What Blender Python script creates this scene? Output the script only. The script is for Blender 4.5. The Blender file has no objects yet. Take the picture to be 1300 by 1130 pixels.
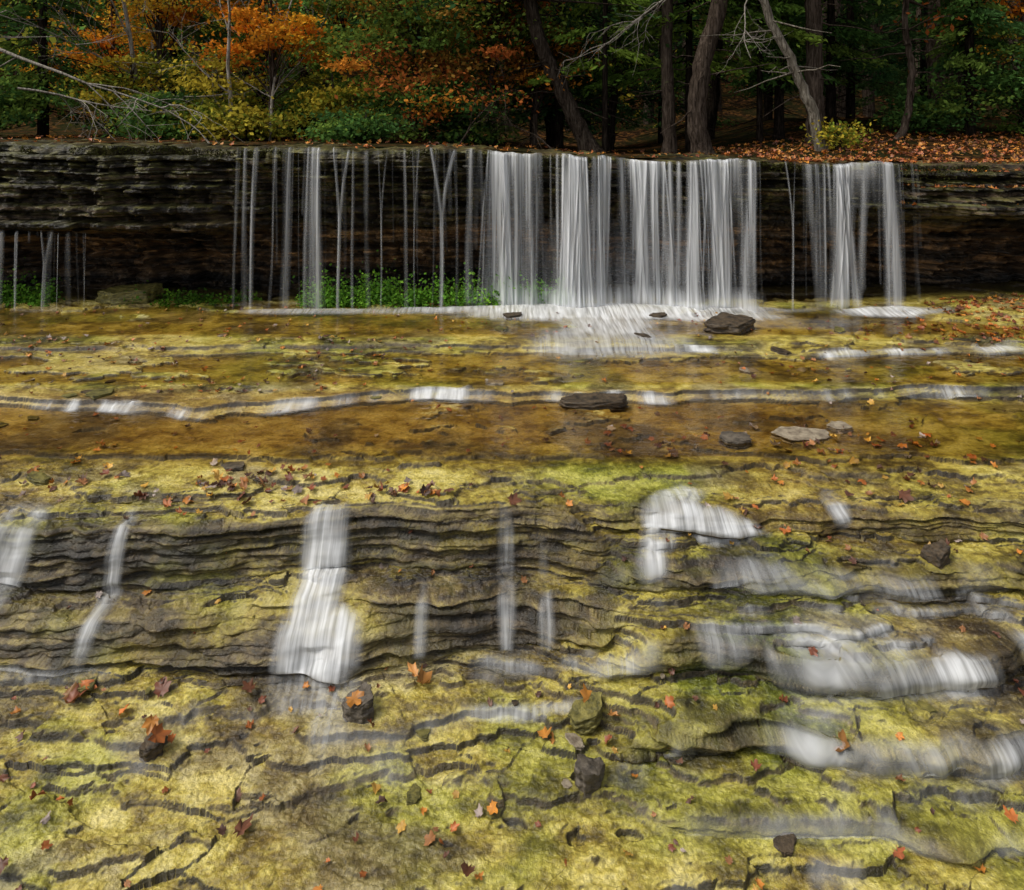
import bpy, math, numpy as np, time
from mathutils import Vector
rng=np.random.default_rng(7)
scene=bpy.context.scene
_t0=time.time()
# ---------------------------------------------------------------- noise
_T={}
def vn(x,y,seed=0):
    if seed not in _T: _T[seed]=np.random.default_rng(1000+seed).random((256,256)).astype(np.float32).ravel()
    T=_T[seed]
    x=np.asarray(x,dtype=np.float32); y=np.asarray(y,dtype=np.float32)
    xf=np.floor(x); yf=np.floor(y); u=x-xf; v=y-yf
    xi=xf.astype(np.int32)&255; yi=(yf.astype(np.int32)&255)<<8
    x1=(xi+1)&255; y1=(yi+256)&65535
    u=u*u*(3-2*u); v=v*v*(3-2*v)
    a=T[yi+xi]; b=T[yi+x1]; c=T[y1+xi]; d=T[y1+x1]
    a=a+(b-a)*u; c=c+(d-c)*u
    return a+(c-a)*v
def fbm(x,y,o=4,seed=0,g=0.5):
    s=0;a=1;t=0
    for i in range(o):
        s=s+a*vn(x+i*13.7,y+i*7.3,seed+i); t+=a; a*=g
        x,y=(x*0.8-y*0.6)*2.03,(x*0.6+y*0.8)*2.03
    return s/t-0.5
def fbma(x,y,o=4,seed=0,g=0.5):
    s=0;a=1;t=0
    for i in range(o):
        s=s+a*vn(x*2.0**i+i*13.7,y*2.0**i+i*7.3,seed+i); t+=a; a*=g
    return s/t-0.5
def worley(x,y,seed=0):
    r=np.random.default_rng(5000+seed);JX=r.random(65536).astype(np.float32);JY=r.random(65536).astype(np.float32);ID=r.random(65536).astype(np.float32)
    xf=np.floor(x).astype(np.int32);yf=np.floor(y).astype(np.int32)
    f1=np.full(x.shape,9.,np.float32);f2=f1.copy();idv=np.zeros(x.shape,np.float32)
    for dx in (-1,0,1):
        for dy in (-1,0,1):
            cx=xf+dx;cy=yf+dy;h=(cx&255)+((cy&255)<<8)
            d=np.hypot(cx+JX[h]-x,cy+JY[h]-y)
            m=d<f1;f2=np.where(m,f1,np.minimum(f2,d));idv=np.where(m,ID[h],idv);f1=np.where(m,d,f1)
    return f1,f2,idv
def ss(a,b,x):
    t=np.clip((x-a)/(b-a),0,1); return t*t*(3-2*t)
def pal(t,stops):
    p=[s[0] for s in stops];return np.stack([np.interp(t,p,[s[1][k] for s in stops]) for k in range(3)],-1)
def lerp(a,b,f): return a+(b-a)*f[...,None]
# ---------------------------------------------------------------- mesh helper
def build(name,parts,mats,smooth=False,attrs=None):
    Vs=[];L=[];S=[];M=[];C=[];off=0;lo=0
    for p in parts:
        V,F,mi=p[0],p[1],p[2]; col=p[3] if len(p)>3 else None
        V=np.asarray(V,dtype=np.float32).reshape(-1,3); F=np.asarray(F,dtype=np.int64)
        Vs.append(V); L.append((F+off).ravel()); k=F.shape[1]
        S.append(lo+np.arange(len(F))*k); M.append(np.full(len(F),mi))
        lo+=F.size; off+=len(V)
        if col is None: col=np.ones((len(V),3))
        C.append(np.concatenate([col.reshape(-1,3),np.ones((len(V),1))],1))
    V=np.concatenate(Vs);L=np.concatenate(L);S=np.concatenate(S);M=np.concatenate(M);C=np.concatenate(C)
    me=bpy.data.meshes.new(name)
    me.vertices.add(len(V)); me.vertices.foreach_set("co",V.ravel())
    me.loops.add(len(L)); me.loops.foreach_set("vertex_index",L.astype(np.int32))
    me.polygons.add(len(S)); me.polygons.foreach_set("loop_start",S.astype(np.int32))
    me.polygons.foreach_set("material_index",M.astype(np.int32))
    if smooth: me.polygons.foreach_set("use_smooth",np.ones(len(S),dtype=bool))
    me.update(calc_edges=True)
    a=me.color_attributes.new("Col",'FLOAT_COLOR','POINT'); a.data.foreach_set("color",C.astype(np.float32).ravel())
    if attrs:
        for n,arr in attrs.items():
            if arr.ndim==1:
                at=me.attributes.new(n,'FLOAT','POINT'); at.data.foreach_set("value",arr.astype(np.float32))
            else:
                at=me.attributes.new(n,'FLOAT_VECTOR','POINT'); at.data.foreach_set("vector",arr.astype(np.float32).ravel())
    for m in mats: me.materials.append(m)
    ob=bpy.data.objects.new(name,me); scene.collection.objects.link(ob); return ob
def gridF(nr,nc):
    i=np.arange(nr*nc).reshape(nr,nc)
    return np.stack([i[:-1,:-1],i[:-1,1:],i[1:,1:],i[1:,:-1]],-1).reshape(-1,4)
def tube(P,R,k=8,rough=0.0):
    P=np.asarray(P,float);R=np.asarray(R,float);n=len(P)
    T=np.gradient(P,axis=0);T/=np.linalg.norm(T,axis=1,keepdims=True)+1e-9
    ref=np.array([0.3,0.9,0.1]);
    if abs(T[0]@ref)>0.9: ref=np.array([0.9,0.1,0.3])
    A=np.cross(T,ref);A/=np.linalg.norm(A,axis=1,keepdims=True)+1e-9
    B=np.cross(T,A)
    th=np.linspace(0,2*np.pi,k,endpoint=False)
    rr=R[:,None]*(1+rough*(rng.random((n,k))-.5))
    V=P[:,None]+rr[...,None]*(A[:,None]*np.cos(th)[None,:,None]+B[:,None]*np.sin(th)[None,:,None])
    i=np.arange(n*k).reshape(n,k);j=np.roll(i,-1,1)
    F=np.stack([i[:-1],j[:-1],j[1:],i[1:]],-1).reshape(-1,4)
    return V.reshape(-1,3),F
def merge(tl):
    Vs=[];Fs=[];o=0
    for V,F in tl: Vs.append(V);Fs.append(F+o);o+=len(V)
    return np.concatenate(Vs),np.concatenate(Fs)
def smoothpath(pts,n):
    pts=np.asarray(pts,float);t=np.linspace(0,1,len(pts));s=np.linspace(0,1,n)
    out=np.stack([np.interp(s,t,pts[:,i]) for i in range(3)],1)
    for _ in range(max(1,n//8)): out[1:-1]=(out[:-2]+out[1:-1]*2+out[2:])/4
    return out
# ---------------------------------------------------------------- materials
def newmat(n):
    m=bpy.data.materials.new(n);m.use_nodes=True;nt=m.node_tree
    for x in list(nt.nodes): nt.nodes.remove(x)
    return m,nt
class G:
    def __init__(s,nt): s.nt=nt
    def n(s,t,**k):
        x=s.nt.nodes.new(t)
        for a,b in k.items(): setattr(x,a,b)
        return x
    def l(s,a,b): s.nt.links.new(a,b)
    def val(s,sock,v):
        if hasattr(v,'links'): s.l(v,sock)
        else: sock.default_value=v
    def math(s,op,a,b=0.0,clamp=False):
        x=s.n('ShaderNodeMath',operation=op,use_clamp=clamp); s.val(x.inputs[0],a); s.val(x.inputs[1],b); return x.outputs[0]
    def noise(s,vec,sc,det=4,rough=.55,dist=0):
        x=s.n('ShaderNodeTexNoise'); s.l(vec,x.inputs['Vector']); x.inputs['Scale'].default_value=sc
        x.inputs['Detail'].default_value=det;x.inputs['Roughness'].default_value=rough;x.inputs['Distortion'].default_value=dist
        return x.outputs['Fac']
    def ramp(s,f,pts):
        x=s.n('ShaderNodeValToRGB'); cr=x.color_ramp
        while len(cr.elements)<len(pts): cr.elements.new(0.5)
        for e,(p,c) in zip(cr.elements,pts):
            e.position=p; e.color=(c[0],c[1],c[2],1) if hasattr(c,'__len__') else (c,c,c,1)
        s.l(f,x.inputs[0]); return x.outputs[0]
    def mix(s,f,a,b,bt='MIX'):
        x=s.n('ShaderNodeMix',data_type='RGBA',blend_type=bt); s.val(x.inputs[0],f)
        for i,v in ((6,a),(7,b)):
            if hasattr(v,'links'): s.l(v,x.inputs[i])
            else: x.inputs[i].default_value=(v[0],v[1],v[2],1)
        return x.outputs[2]
    def scale(s,vec,v):
        x=s.n('ShaderNodeMapping'); s.l(vec,x.inputs[0]); x.inputs['Scale'].default_value=v; return x.outputs[0]
def baked_rock(name,sc,nscale,spec,rough,dist):
    m,nt=newmat(name);g=G(nt)
    pos=g.n('ShaderNodeNewGeometry'); a=g.n('ShaderNodeAttribute',attribute_name='Col')
    n=g.noise(g.scale(pos.outputs['Position'],sc),nscale,3,.7)
    c=g.mix(.7,a.outputs['Color'],g.ramp(n,[(.3,.45),(.65,1.35)]),'MULTIPLY')
    b=g.n('ShaderNodeBsdfPrincipled'); g.l(c,b.inputs['Base Color']); b.inputs['Roughness'].default_value=rough; b.inputs['Specular IOR Level'].default_value=spec
    bu=g.n('ShaderNodeBump'); bu.inputs['Strength'].default_value=1; bu.inputs['Distance'].default_value=dist
    g.l(n,bu.inputs['Height']); g.l(bu.outputs[0],b.inputs['Normal'])
    o=g.n('ShaderNodeOutputMaterial'); g.l(b.outputs[0],o.inputs[0]); return m
def foam_mat(name,col,tr=.35,lo=.3):
    m,nt=newmat(name);g=G(nt)
    a=g.n('ShaderNodeAttribute',attribute_name='foam'); fv=g.n('ShaderNodeAttribute',attribute_name='flow')
    s=g.noise(fv.outputs['Vector'],1.0,3,.55)
    s2=g.ramp(s,[(.30,lo),(.68,1.0)])
    al=g.math('MULTIPLY',a.outputs['Fac'],s2,True)
    d=g.n('ShaderNodeBsdfDiffuse'); d.inputs[0].default_value=(*col,1)
    t=g.n('ShaderNodeBsdfTranslucent'); t.inputs[0].default_value=(*col,1)
    x=g.n('ShaderNodeMixShader'); x.inputs[0].default_value=tr; g.l(d.outputs[0],x.inputs[1]); g.l(t.outputs[0],x.inputs[2])
    tp=g.n('ShaderNodeBsdfTransparent')
    y=g.n('ShaderNodeMixShader'); g.l(al,y.inputs[0]); g.l(tp.outputs[0],y.inputs[1]); g.l(x.outputs[0],y.inputs[2])
    o=g.n('ShaderNodeOutputMaterial'); g.l(y.outputs[0],o.inputs[0]); return m
def pool_mat():
    m,nt=newmat("clear_tea_water");g=G(nt)
    pos=g.n('ShaderNodeNewGeometry'); P=pos.outputs['Position']
    tp=g.n('ShaderNodeBsdfTransparent'); tp.inputs[0].default_value=(.95,.86,.68,1)
    gl=g.n('ShaderNodeBsdfGlossy'); gl.inputs['Roughness'].default_value=.05; gl.inputs[0].default_value=(1,1,1,1)
    fr=g.n('ShaderNodeFresnel'); fr.inputs[0].default_value=1.45
    bu=g.n('ShaderNodeBump'); bu.inputs['Strength'].default_value=.4; bu.inputs['Distance'].default_value=.02
    g.l(g.noise(g.scale(P,(1,2.5,1)),9,2),bu.inputs['Height']); g.l(bu.outputs[0],gl.inputs['Normal']); g.l(bu.outputs[0],fr.inputs['Normal'])
    x=g.n('ShaderNodeMixShader'); g.l(fr.outputs[0],x.inputs[0]); g.l(tp.outputs[0],x.inputs[1]); g.l(gl.outputs[0],x.inputs[2])
    o=g.n('ShaderNodeOutputMaterial'); g.l(x.outputs[0],o.inputs[0]); return m
def col_mat(name,rough=.6,transl=.3):
    m,nt=newmat(name);g=G(nt)
    a=g.n('ShaderNodeAttribute',attribute_name='Col')
    b=g.n('ShaderNodeBsdfDiffuse') if transl>.2 else g.n('ShaderNodeBsdfPrincipled')
    g.l(a.outputs['Color'],b.inputs[0])
    if transl<=.2: b.inputs['Roughness'].default_value=rough
    t=g.n('ShaderNodeBsdfTranslucent'); g.l(a.outputs['Color'],t.inputs[0])
    x=g.n('ShaderNodeMixShader'); x.inputs[0].default_value=transl; g.l(b.outputs[0],x.inputs[1]); g.l(t.outputs[0],x.inputs[2])
    o=g.n('ShaderNodeOutputMaterial'); g.l(x.outputs[0],o.inputs[0]); return m
def bark_mat(name,c0,c1,c2):
    m,nt=newmat(name);g=G(nt)
    pos=g.n('ShaderNodeNewGeometry'); P=pos.outputs['Position']
    n=g.noise(g.scale(P,(22,22,3)),1.5,4,.7,.4)
    c=g.ramp(n,[(.35,c0),(.5,c1),(.68,c2)])
    b=g.n('ShaderNodeBsdfDiffuse'); g.l(c,b.inputs[0])
    bu=g.n('ShaderNodeBump'); bu.inputs['Strength'].default_value=1; bu.inputs['Distance'].default_value=.03
    g.l(n,bu.inputs['Height']); g.l(bu.outputs[0],b.inputs['Normal'])
    o=g.n('ShaderNodeOutputMaterial'); g.l(b.outputs[0],o.inputs[0]); return m
def ground_mat():
    m,nt=newmat("forest_floor_litter");g=G(nt)
    pos=g.n('ShaderNodeNewGeometry'); P=pos.outputs['Position']
    n=g.noise(P,1.2,4); v=g.n('ShaderNodeTexVoronoi'); g.l(P,v.inputs['Vector']); v.inputs['Scale'].default_value=14
    sx=g.n('ShaderNodeSeparateColor'); g.l(v.outputs['Color'],sx.inputs[0])
    c=g.ramp(sx.outputs[0],[(0.,(.010,.007,.004)),(.5,(.03,.017,.009)),(.8,(.08,.035,.015)),(.97,(.16,.075,.02))])
    c=g.mix(g.ramp(n,[(.4,0.0),(.6,.9)]),c,(.014,.018,.007))
    b=g.n('ShaderNodeBsdfDiffuse'); g.l(c,b.inputs[0])
    o=g.n('ShaderNodeOutputMaterial'); g.l(b.outputs[0],o.inputs[0]); return m
def stone_mat(name,c0,c1):
    m,nt=newmat(name);g=G(nt)
    pos=g.n('ShaderNodeNewGeometry'); P=pos.outputs['Position']
    n=g.noise(g.scale(P,(1,1,4)),16,5,.7); c=g.ramp(n,[(.35,c0),(.65,c1)])
    b=g.n('ShaderNodeBsdfPrincipled'); g.l(c,b.inputs['Base Color']); b.inputs['Roughness'].default_value=.5;b.inputs['Specular IOR Level'].default_value=.35
    bu=g.n('ShaderNodeBump'); bu.inputs['Strength'].default_value=.9; bu.inputs['Distance'].default_value=.015
    g.l(n,bu.inputs['Height']); g.l(bu.outputs[0],b.inputs['Normal'])
    o=g.n('ShaderNodeOutputMaterial'); g.l(b.outputs[0],o.inputs[0]); return m
M_rock=baked_rock("wet_algae_limestone",(1,1,2.2),50,.5,.29,.012);M_wall=baked_rock("wet_sandstone_strata",(.6,.6,3.5),12,.4,.42,.05)
M_foam=foam_mat("silky_white_water",(.90,.92,.94),.3,.28);M_fall=foam_mat("falling_water",(.90,.93,.97),.3,.24)
M_pool=pool_mat();M_leaf=col_mat("foliage",.55,.35);M_litter=col_mat("fallen_leaf",.5,.1)
M_bark=bark_mat("cedar_bark",(.018,.013,.01),(.06,.045,.034),(.13,.10,.08))
M_dark=bark_mat("dark_bark",(.006,.005,.004),(.02,.015,.012),(.05,.04,.03))
M_pale=bark_mat("pale_bark",(.10,.09,.075),(.28,.25,.21),(.45,.42,.37))
M_ground=ground_mat()
# ---------------------------------------------------------------- stream bed terrain
yL=[1.5,3.2,3.6,4.0,4.18,4.26,4.40,4.54,4.58,4.72,4.90,5.4,5.5,6.24,6.37,7.35,7.55,8.3,9.0,10.3]
zL=[-1.55,-1.2,-1.12,-1.02,-.96,-.91,-.68,-.635,-.60,-.31,-.28,-.23,-.195,-.185,-.09,-.075,-.015,.0,.02,.06]
yR=[1.5,3.2,3.42,3.48,3.75,3.81,4.08,4.16,4.45,4.54,4.76,4.86,5.1,5.5,6.24,6.37,7.35,7.55,8.3,9.0,10.3]
zR=[-1.6,-1.2,-1.16,-1.09,-1.02,-.91,-.84,-.70,-.61,-.50,-.43,-.30,-.26,-.195,-.185,-.09,-.075,-.015,.0,.02,.06]
def terr(h,s,e,tilt=.12):
    q=h/s;f=np.floor(q);r=q-f
    return s*(f+tilt*r+(1-tilt)*ss(1-e,1,r))
def terrain(X,Y,full=False):
    X=np.asarray(X,float);Y=np.asarray(Y,float)
    near=ss(5.6,4.4,Y)
    w=.42*fbm(X*.9,Y*1.3,4,10)+.11*fbm(X*3,Y*4,2,20)
    w=w+.7*fbm(X*.35,Y*.5,2,30)*ss(4.9,5.9,Y)
    wx=X+.45*fbm(X*1.8,Y*1.8,5,11);wy=Y+.36*fbm(X*1.8,Y*1.8,5,15)
    f1,f2,i1=worley(wx*1.0,wy*2.2,1)
    g1,g2,i2=worley(wx*2.8,wy*6.0,2)
    Yw=Y+w+ss(-1,-4.5,X)*.22*ss(5.2,6.0,Y)*ss(7.4,6.6,Y)
    b=ss(.15,.95,X+.5*fbm(X*1.5,Y*1.5,3,40))
    mid=ss(-.75,-.2,X)*(1-b)
    Yr_=Yw+.16*fbm(X*1.3+5,Y*.5,2,33)
    hl=np.interp(Yw,yL,zL);hr=np.interp(Yr_,yR,zR)
    h=hl*(1-b)+hr*b
    hp=h
    sl=((np.interp(Yw+.03,yL,zL)-np.interp(Yw-.03,yL,zL))*(1-b)+(np.interp(Yr_+.03,yR,zR)-np.interp(Yr_-.03,yR,zR))*b)/.06
    stp=ss(.5,1.0,sl)*near
    amp=1-.75*stp
    h=h+((.06+.10*near)*fbm(X*.8,Y*2.2,5,50,.45)+(.04+.06*near)*fbm(X*1.8,Y*4.2,4,60,.5))*(1-.3*stp)
    h=h+mid*.12*fbm(X*3,Y*3,3,70)*near*amp
    h=h+((.016+.010*near)*(i1-.5)+(.014+.012*near)*(i2-.5))*(1-stp)
    h=h+.10*ss(4.6,6.5,X)*ss(7.8,8.8,Y)
    h=h+(.014+.010*near)*fbm(X*9,Y*14,4,80)*amp
    hw=h+.030*vn(h*19,h*0+X*.25,85)+.014*vn(h*47,h*0+X*.5,86)
    zt_=.62*terr(hw,.048,.15)+.38*terr(hw+.004,.021,.22)
    z=zt_*(1-stp)+(hw-.018)*stp-(hw-h)*.9
    z=z+((.006+.012*near)*fbm(X*16,Y*24,4,90,.6)+(.004+.005*near)*fbm(X*62,Y*62,2,95))*amp
    if full: return z,h,i1,i2,hp,stp
    return z
Yr=np.concatenate([np.arange(1.6,3.0,.02),np.arange(3.0,4.1,.0048),np.arange(4.1,4.98,.0025),np.arange(4.98,7.6,.0078),np.arange(7.6,10.35,.014)])
U=np.linspace(-1,1,1150)
Y=np.repeat(Yr[:,None],len(U),1);X=U[None,:]*(.76*Y+1.0)
Z,Hh,I1,I2,Hp,STP=terrain(X,Y,True)
nr,nc=X.shape
dY=np.gradient(Yr);dX=(U[1]-U[0])*(.76*Yr+1.0)
def blurY(A,k):
    c=np.cumsum(np.pad(A,((k+1,k),(0,0)),mode='edge'),0);return (c[2*k+1:]-c[:-2*k-1])/(2*k+1)
def blurX(A,k):
    c=np.cumsum(np.pad(A,((0,0),(k+1,k)),mode='edge'),1);return (c[:,2*k+1:]-c[:,:-2*k-1])/(2*k+1)
gy=np.gradient(Z,axis=0)/dY[:,None];gx=np.gradient(Z,axis=1)/dX[:,None];SL=np.hypot(gx,gy)
# bedding planes: on the risers horizontal slabs jut out and recede
BM=blurX(blurY(STP,7),4)
BM=np.maximum(BM,.45*blurX(blurY(ss(.8,1.8,np.hypot(blurX(gx,3),blurY(gy,3))),5),3)*ss(5.4,4.9,Y))
lb=np.cumsum(np.random.default_rng(21).uniform(.010,.055,90))-1.7
zl=Z+.06*fbm(X*.6,X*0,3,700)+.010*fbm(X*4,X*0,2,703)
li=np.searchsorted(lb,zl)
lo2=np.concatenate([[-1.75],lb]);lfr=np.clip((zl-lo2[li])/np.maximum(lb[np.minimum(li,89)]-lo2[li],1e-3),0,1)
jr=np.random.default_rng(22).uniform(0,1,200)
blkn=vn(np.floor(X*3.1+li*.77+.5*vn(X*3,li*3.1+X*0,712))*7.7,li*5.3+X*0,711)
JUT=.045*jr[li]+.085*vn(X*1.3+li*7.31,li*3.3+X*0,705)+.060*vn(X*4.5+li*5.13,li*1.7+X*0,706)+.028*vn(X*15+li*3.3,li*2.9+X*0,708)+.030*blkn+.010*vn(X*40,Z*90,707)
JUT=JUT-.012*(2*np.abs(lfr-.5))**3
YP=Y-BM*(JUT-.06)
def patch(cx,cy,rx,ry,p=2.5,ns=.35,skew=0,seed=200,x=None,y=None):
    x=X if x is None else x;y=Y if y is None else y
    dx=(x-cx-skew*(y-cy))/rx;dy=(y-cy)/ry
    d=(np.abs(dx)**p+np.abs(dy)**p)**(1/p)+ns*2*fbm(x*2.3/max(.3,min(rx,1)),y*3,3,seed)
    return ss(1.25,.55,d)
moss=.9*patch(.95,5.05,.9,.28,seed=205)+.8*patch(1.9,4.45,.9,.25,seed=206)+.6*patch(1.5,3.9,1.0,.3,seed=207)+.5*patch(2.9,5.6,1.5,.3)
moss=moss+ss(.0,.2,fbm(X*1.3,Y*2,3,210))*.65
moss=np.clip(moss,0,1)
n2=fbm(X*5,Y*8+Z*12,5,600,.6);n3=fbm(X*26,Y*30+Z*45,3,610,.6);n4=fbm(X*1.4,Y*2.2,4,620)
t=.51+.95*n2+.5*n3+.6*n4
c=pal(t,[(.12,(.048,.032,.010)),(.35,(.16,.115,.022)),(.5,(.32,.245,.042)),(.65,(.47,.385,.08)),(.85,(.60,.51,.18))])
cm=pal(t,[(.12,(.020,.026,.005)),(.4,(.10,.112,.012)),(.6,(.24,.25,.030)),(.85,(.41,.40,.075))])
C_=lerp(c,cm,moss)
amb=np.clip(ss(5.25,5.6,Y)*ss(6.5,6.25,Y)*(1.1+1.4*fbm(X*.6,Y*1.5,3,220))*ss(5,1.5,X),0,1)*.9
amb=np.maximum(amb,.45*ss(.06,.24,fbm(X*.8+9,Y*1.4,3,225)))
ca=pal(t,[(.2,(.12,.064,.014)),(.5,(.31,.205,.045)),(.8,(.48,.36,.11))])
C_=lerp(C_,ca,amb)
bare_=ss(.06,.2,fbm(X*2.1+3,Y*3.1,5,640))
cb=pal(t,[(.2,(.020,.015,.010)),(.5,(.095,.070,.040)),(.8,(.24,.195,.125))])
C_=lerp(C_,cb,bare_*.6)
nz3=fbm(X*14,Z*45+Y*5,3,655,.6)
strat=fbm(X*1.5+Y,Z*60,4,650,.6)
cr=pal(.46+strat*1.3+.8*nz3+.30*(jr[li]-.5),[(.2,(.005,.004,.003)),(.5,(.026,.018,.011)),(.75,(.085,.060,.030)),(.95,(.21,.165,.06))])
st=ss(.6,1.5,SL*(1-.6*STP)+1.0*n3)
C_=lerp(C_,cr,st*.92)  # dark riser colour by steepness: wet rock plus painted shade under ledges
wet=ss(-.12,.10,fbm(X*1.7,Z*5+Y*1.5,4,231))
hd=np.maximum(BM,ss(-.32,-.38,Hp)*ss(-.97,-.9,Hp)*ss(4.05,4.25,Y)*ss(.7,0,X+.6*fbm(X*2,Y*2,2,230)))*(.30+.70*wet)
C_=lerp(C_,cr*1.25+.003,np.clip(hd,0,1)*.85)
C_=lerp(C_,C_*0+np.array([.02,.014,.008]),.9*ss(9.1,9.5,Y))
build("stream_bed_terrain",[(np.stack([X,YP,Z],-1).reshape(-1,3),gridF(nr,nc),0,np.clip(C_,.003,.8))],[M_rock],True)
print("terrain",time.time()-_t0)
# ---------------------------------------------------------------- white water over terraces
Zs=blurX(blurY(Z,5),5)
slope=np.clip(np.gradient(Zs,axis=0)/dY[:,None],0,8)
steep=ss(.35,1.3,blurY(slope,3))
def down(A,ks):
    o=A.copy()
    for k_,a_ in ks: o=np.maximum(o,a_*np.concatenate([A[k_:],np.repeat(A[-1:],k_,0)]))
    return o
steep=down(steep,((3,.9),(7,.6),(12,.35)))
flow=np.zeros_like(X)
def add(cx,cy,rx,ry,s,base,skew=0,ns=.3,seed=300,p=2.5):
    R=1.9
    ja=np.searchsorted(Yr,cy-ry*R);jb=np.searchsorted(Yr,cy+ry*R)
    if jb<=ja: return
    half=rx*R+abs(skew)*ry*R
    ua=(cx-half);ub=(cx+half)
    s0=min(ua/(.76*Yr[ja]+1),ua/(.76*Yr[jb-1]+1));s1=max(ub/(.76*Yr[ja]+1),ub/(.76*Yr[jb-1]+1))
    ia=np.searchsorted(U,s0);ib=np.searchsorted(U,s1)
    if ib<=ia: return
    w=(slice(ja,jb),slice(ia,ib))
    m=patch(cx,cy,rx,ry,p,ns,skew,seed,X[w],Y[w])
    flow[w]=np.maximum(flow[w],s*m*(base+(1-base)*steep[w]))
bandB=ss(-.182,-.170,Hp)*ss(-.098,-.106,Hp)*ss(5.5,5.8,Y)*ss(7.3,7.0,Y)
bandB=down(bandB,((3,.7),(5,.3)))
segB=np.zeros_like(X)
for a_,b_,v_ in [(-4.0,-3.3,1.0),(-2.85,-2.6,.8),(-2.1,-1.45,.55),(-1.3,-.2,1.1),(.35,1.35,1.05),(1.75,2.15,.6),(2.8,3.0,.7),(3.8,4.2,.4)]:
    segB=np.maximum(segB,v_*ss(a_-.15,a_+.15,X)*ss(b_+.15,b_-.15,X))
segB=segB*(.10+1.0*ss(-.10,.14,fbm(X*5.5,X*0,4,361)))+.22*ss(.08,.2,fbm(X*3.0,X*0,3,362))
flow=np.maximum(flow,bandB*segB*ss(-4.8,-4.2,X))
bandA=ss(-.064,-.054,Hp)*ss(-.020,-.030,Hp)*ss(6.8,7.0,Y)*ss(8.3,8.0,Y);bandA=down(bandA,((3,.7),(5,.3)))
flow=np.maximum(flow,bandA*ss(.2,.5,X)*ss(5.6,5.0,X)*(.1+.9*ss(-.04,.16,fbm(X*3.0,X*0,4,365))))
add(.9,8.78,2.9,.18,.9,.85,seed=301,ns=.35);add(1.3,8.68,1.9,.42,1.0,1,seed=302,ns=.35);add(4.6,8.68,.65,.22,1.0,1,seed=303)
add(1.15,8.15,.60,.6,1,.75,seed=304,ns=.4);add(1.1,7.6,.85,.4,1,.5,seed=305,ns=.4);add(3.0,8.2,1.2,.3,.5,.3,seed=316)
add(-2.2,8.72,1.4,.12,.8,.6,seed=307)
add(-1.22,4.56,.14,.27,1.1,.85,ns=.2,seed=321,p=4);add(-1.15,4.30,.24,.13,1.1,.85,ns=.25,seed=361,p=3);add(-1.12,4.08,.30,.14,.6,.5,seed=322);add(-1.0,3.9,.10,.18,.6,.5,seed=323)
add(-3.25,4.55,.18,.27,.85,.35,ns=.25,seed=324,p=4);add(-2.52,4.5,.045,.27,.9,.6,ns=.2,seed=325,p=4);add(-2.9,4.14,.7,.07,.5,.45,seed=326)
add(-.04,4.5,.05,.28,.5,.25,seed=327,ns=.6);add(.2,4.5,.04,.26,.45,.2,seed=328,ns=.6);add(.0,4.2,.22,.10,.4,.25,seed=329);add(-.55,4.4,.03,.12,.5,.3,seed=331)
add(1.12,4.84,.20,.17,1.05,.6,skew=.7,ns=.35,seed=332);add(1.38,4.69,.32,.09,.95,.55,skew=-.8,ns=.4,seed=362);add(1.0,4.66,.12,.16,.9,.45,skew=.9,seed=363);add(2.2,4.87,.08,.10,.8,.25,seed=333);add(1.7,4.45,.5,.08,.4,.25,seed=334);add(2.35,4.35,.5,.06,.45,.15,seed=335)
add(1.95,4.13,.36,.14,.95,.2,seed=336,ns=.4);add(1.35,4.2,.3,.08,.4,.15,seed=346);add(1.75,3.85,.4,.12,.85,.15,skew=.5,seed=337,ns=.45);add(2.35,3.92,.35,.14,.9,.12,seed=347,ns=.45)
add(.1,3.97,.38,.035,.7,.6,seed=338);add(.55,4.15,.3,.06,.4,.15,seed=339);add(-.2,3.65,.35,.06,.5,.15,seed=341);add(.6,3.65,.13,.10,.6,.2,seed=342);add(2.6,3.6,.28,.14,.8,.12,seed=343,ns=.45)
add(-.6,3.55,.4,.06,.4,.15,seed=344);add(1.0,3.5,.5,.08,.35,.12,seed=345);add(-.4,3.3,.8,.15,.3,.1,seed=348);add(1.9,3.45,.8,.15,.4,.1,seed=349)
veil=.50*ss(.0,.2,fbm(X*2.6,Y*1.8,4,350))*ss(4.65,4.3,Y)*ss(3.0,3.2,Y)*(.16+.84*steep)*np.maximum(ss(.2,.7,X),ss(4.15,3.95,Y))
flow=np.maximum(flow,veil)
flow=np.maximum(flow,.4*steep*ss(.03,.2,fbm(X*1.5,Y*1.5,3,351))*ss(4.9,5.2,Y)*ss(8.4,8.2,Y))
flow=blurX(blurY(flow,3),3)
Zw=np.maximum(blurX(blurY(Z,3),2),Z)+.003+.010*flow
Zw=np.where(Y>7.5,np.maximum(Zw,.012+.04*ss(8.45,8.8,Y)*flow),Zw)
Zw=np.where((Y>5.2)&(Y<6.4),np.maximum(Zw,-.162),Zw)
Jm=JUT.copy()
for s_ in (2,4,6,9): Jm=np.maximum(Jm,np.maximum(np.roll(JUT,s_,0),np.roll(JUT,-s_,0)))
Jm=blurX(blurY(Jm,4),4)
YW_=Y-blurY(BM,2)*(Jm-.06)-.010*blurY(BM,2)
k=.9*np.clip(X-1.2,-.6,.6)*ss(.5,.8,X)*ss(5,4.9,Y)
FV=np.stack([(X+k*(Y-4.7))*24+2.5*np.sin(X*5),Y*2.0+X*1.5,Zw*1.8],-1).reshape(-1,3)
F=gridF(nr,nc);fl=flow.ravel();F=F[fl[F].max(1)>.05]
used=np.unique(F);re=np.full(nr*nc,-1);re[used]=np.arange(len(used))
VW=np.stack([X,YW_,Zw],-1).reshape(-1,3)[used]
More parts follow.
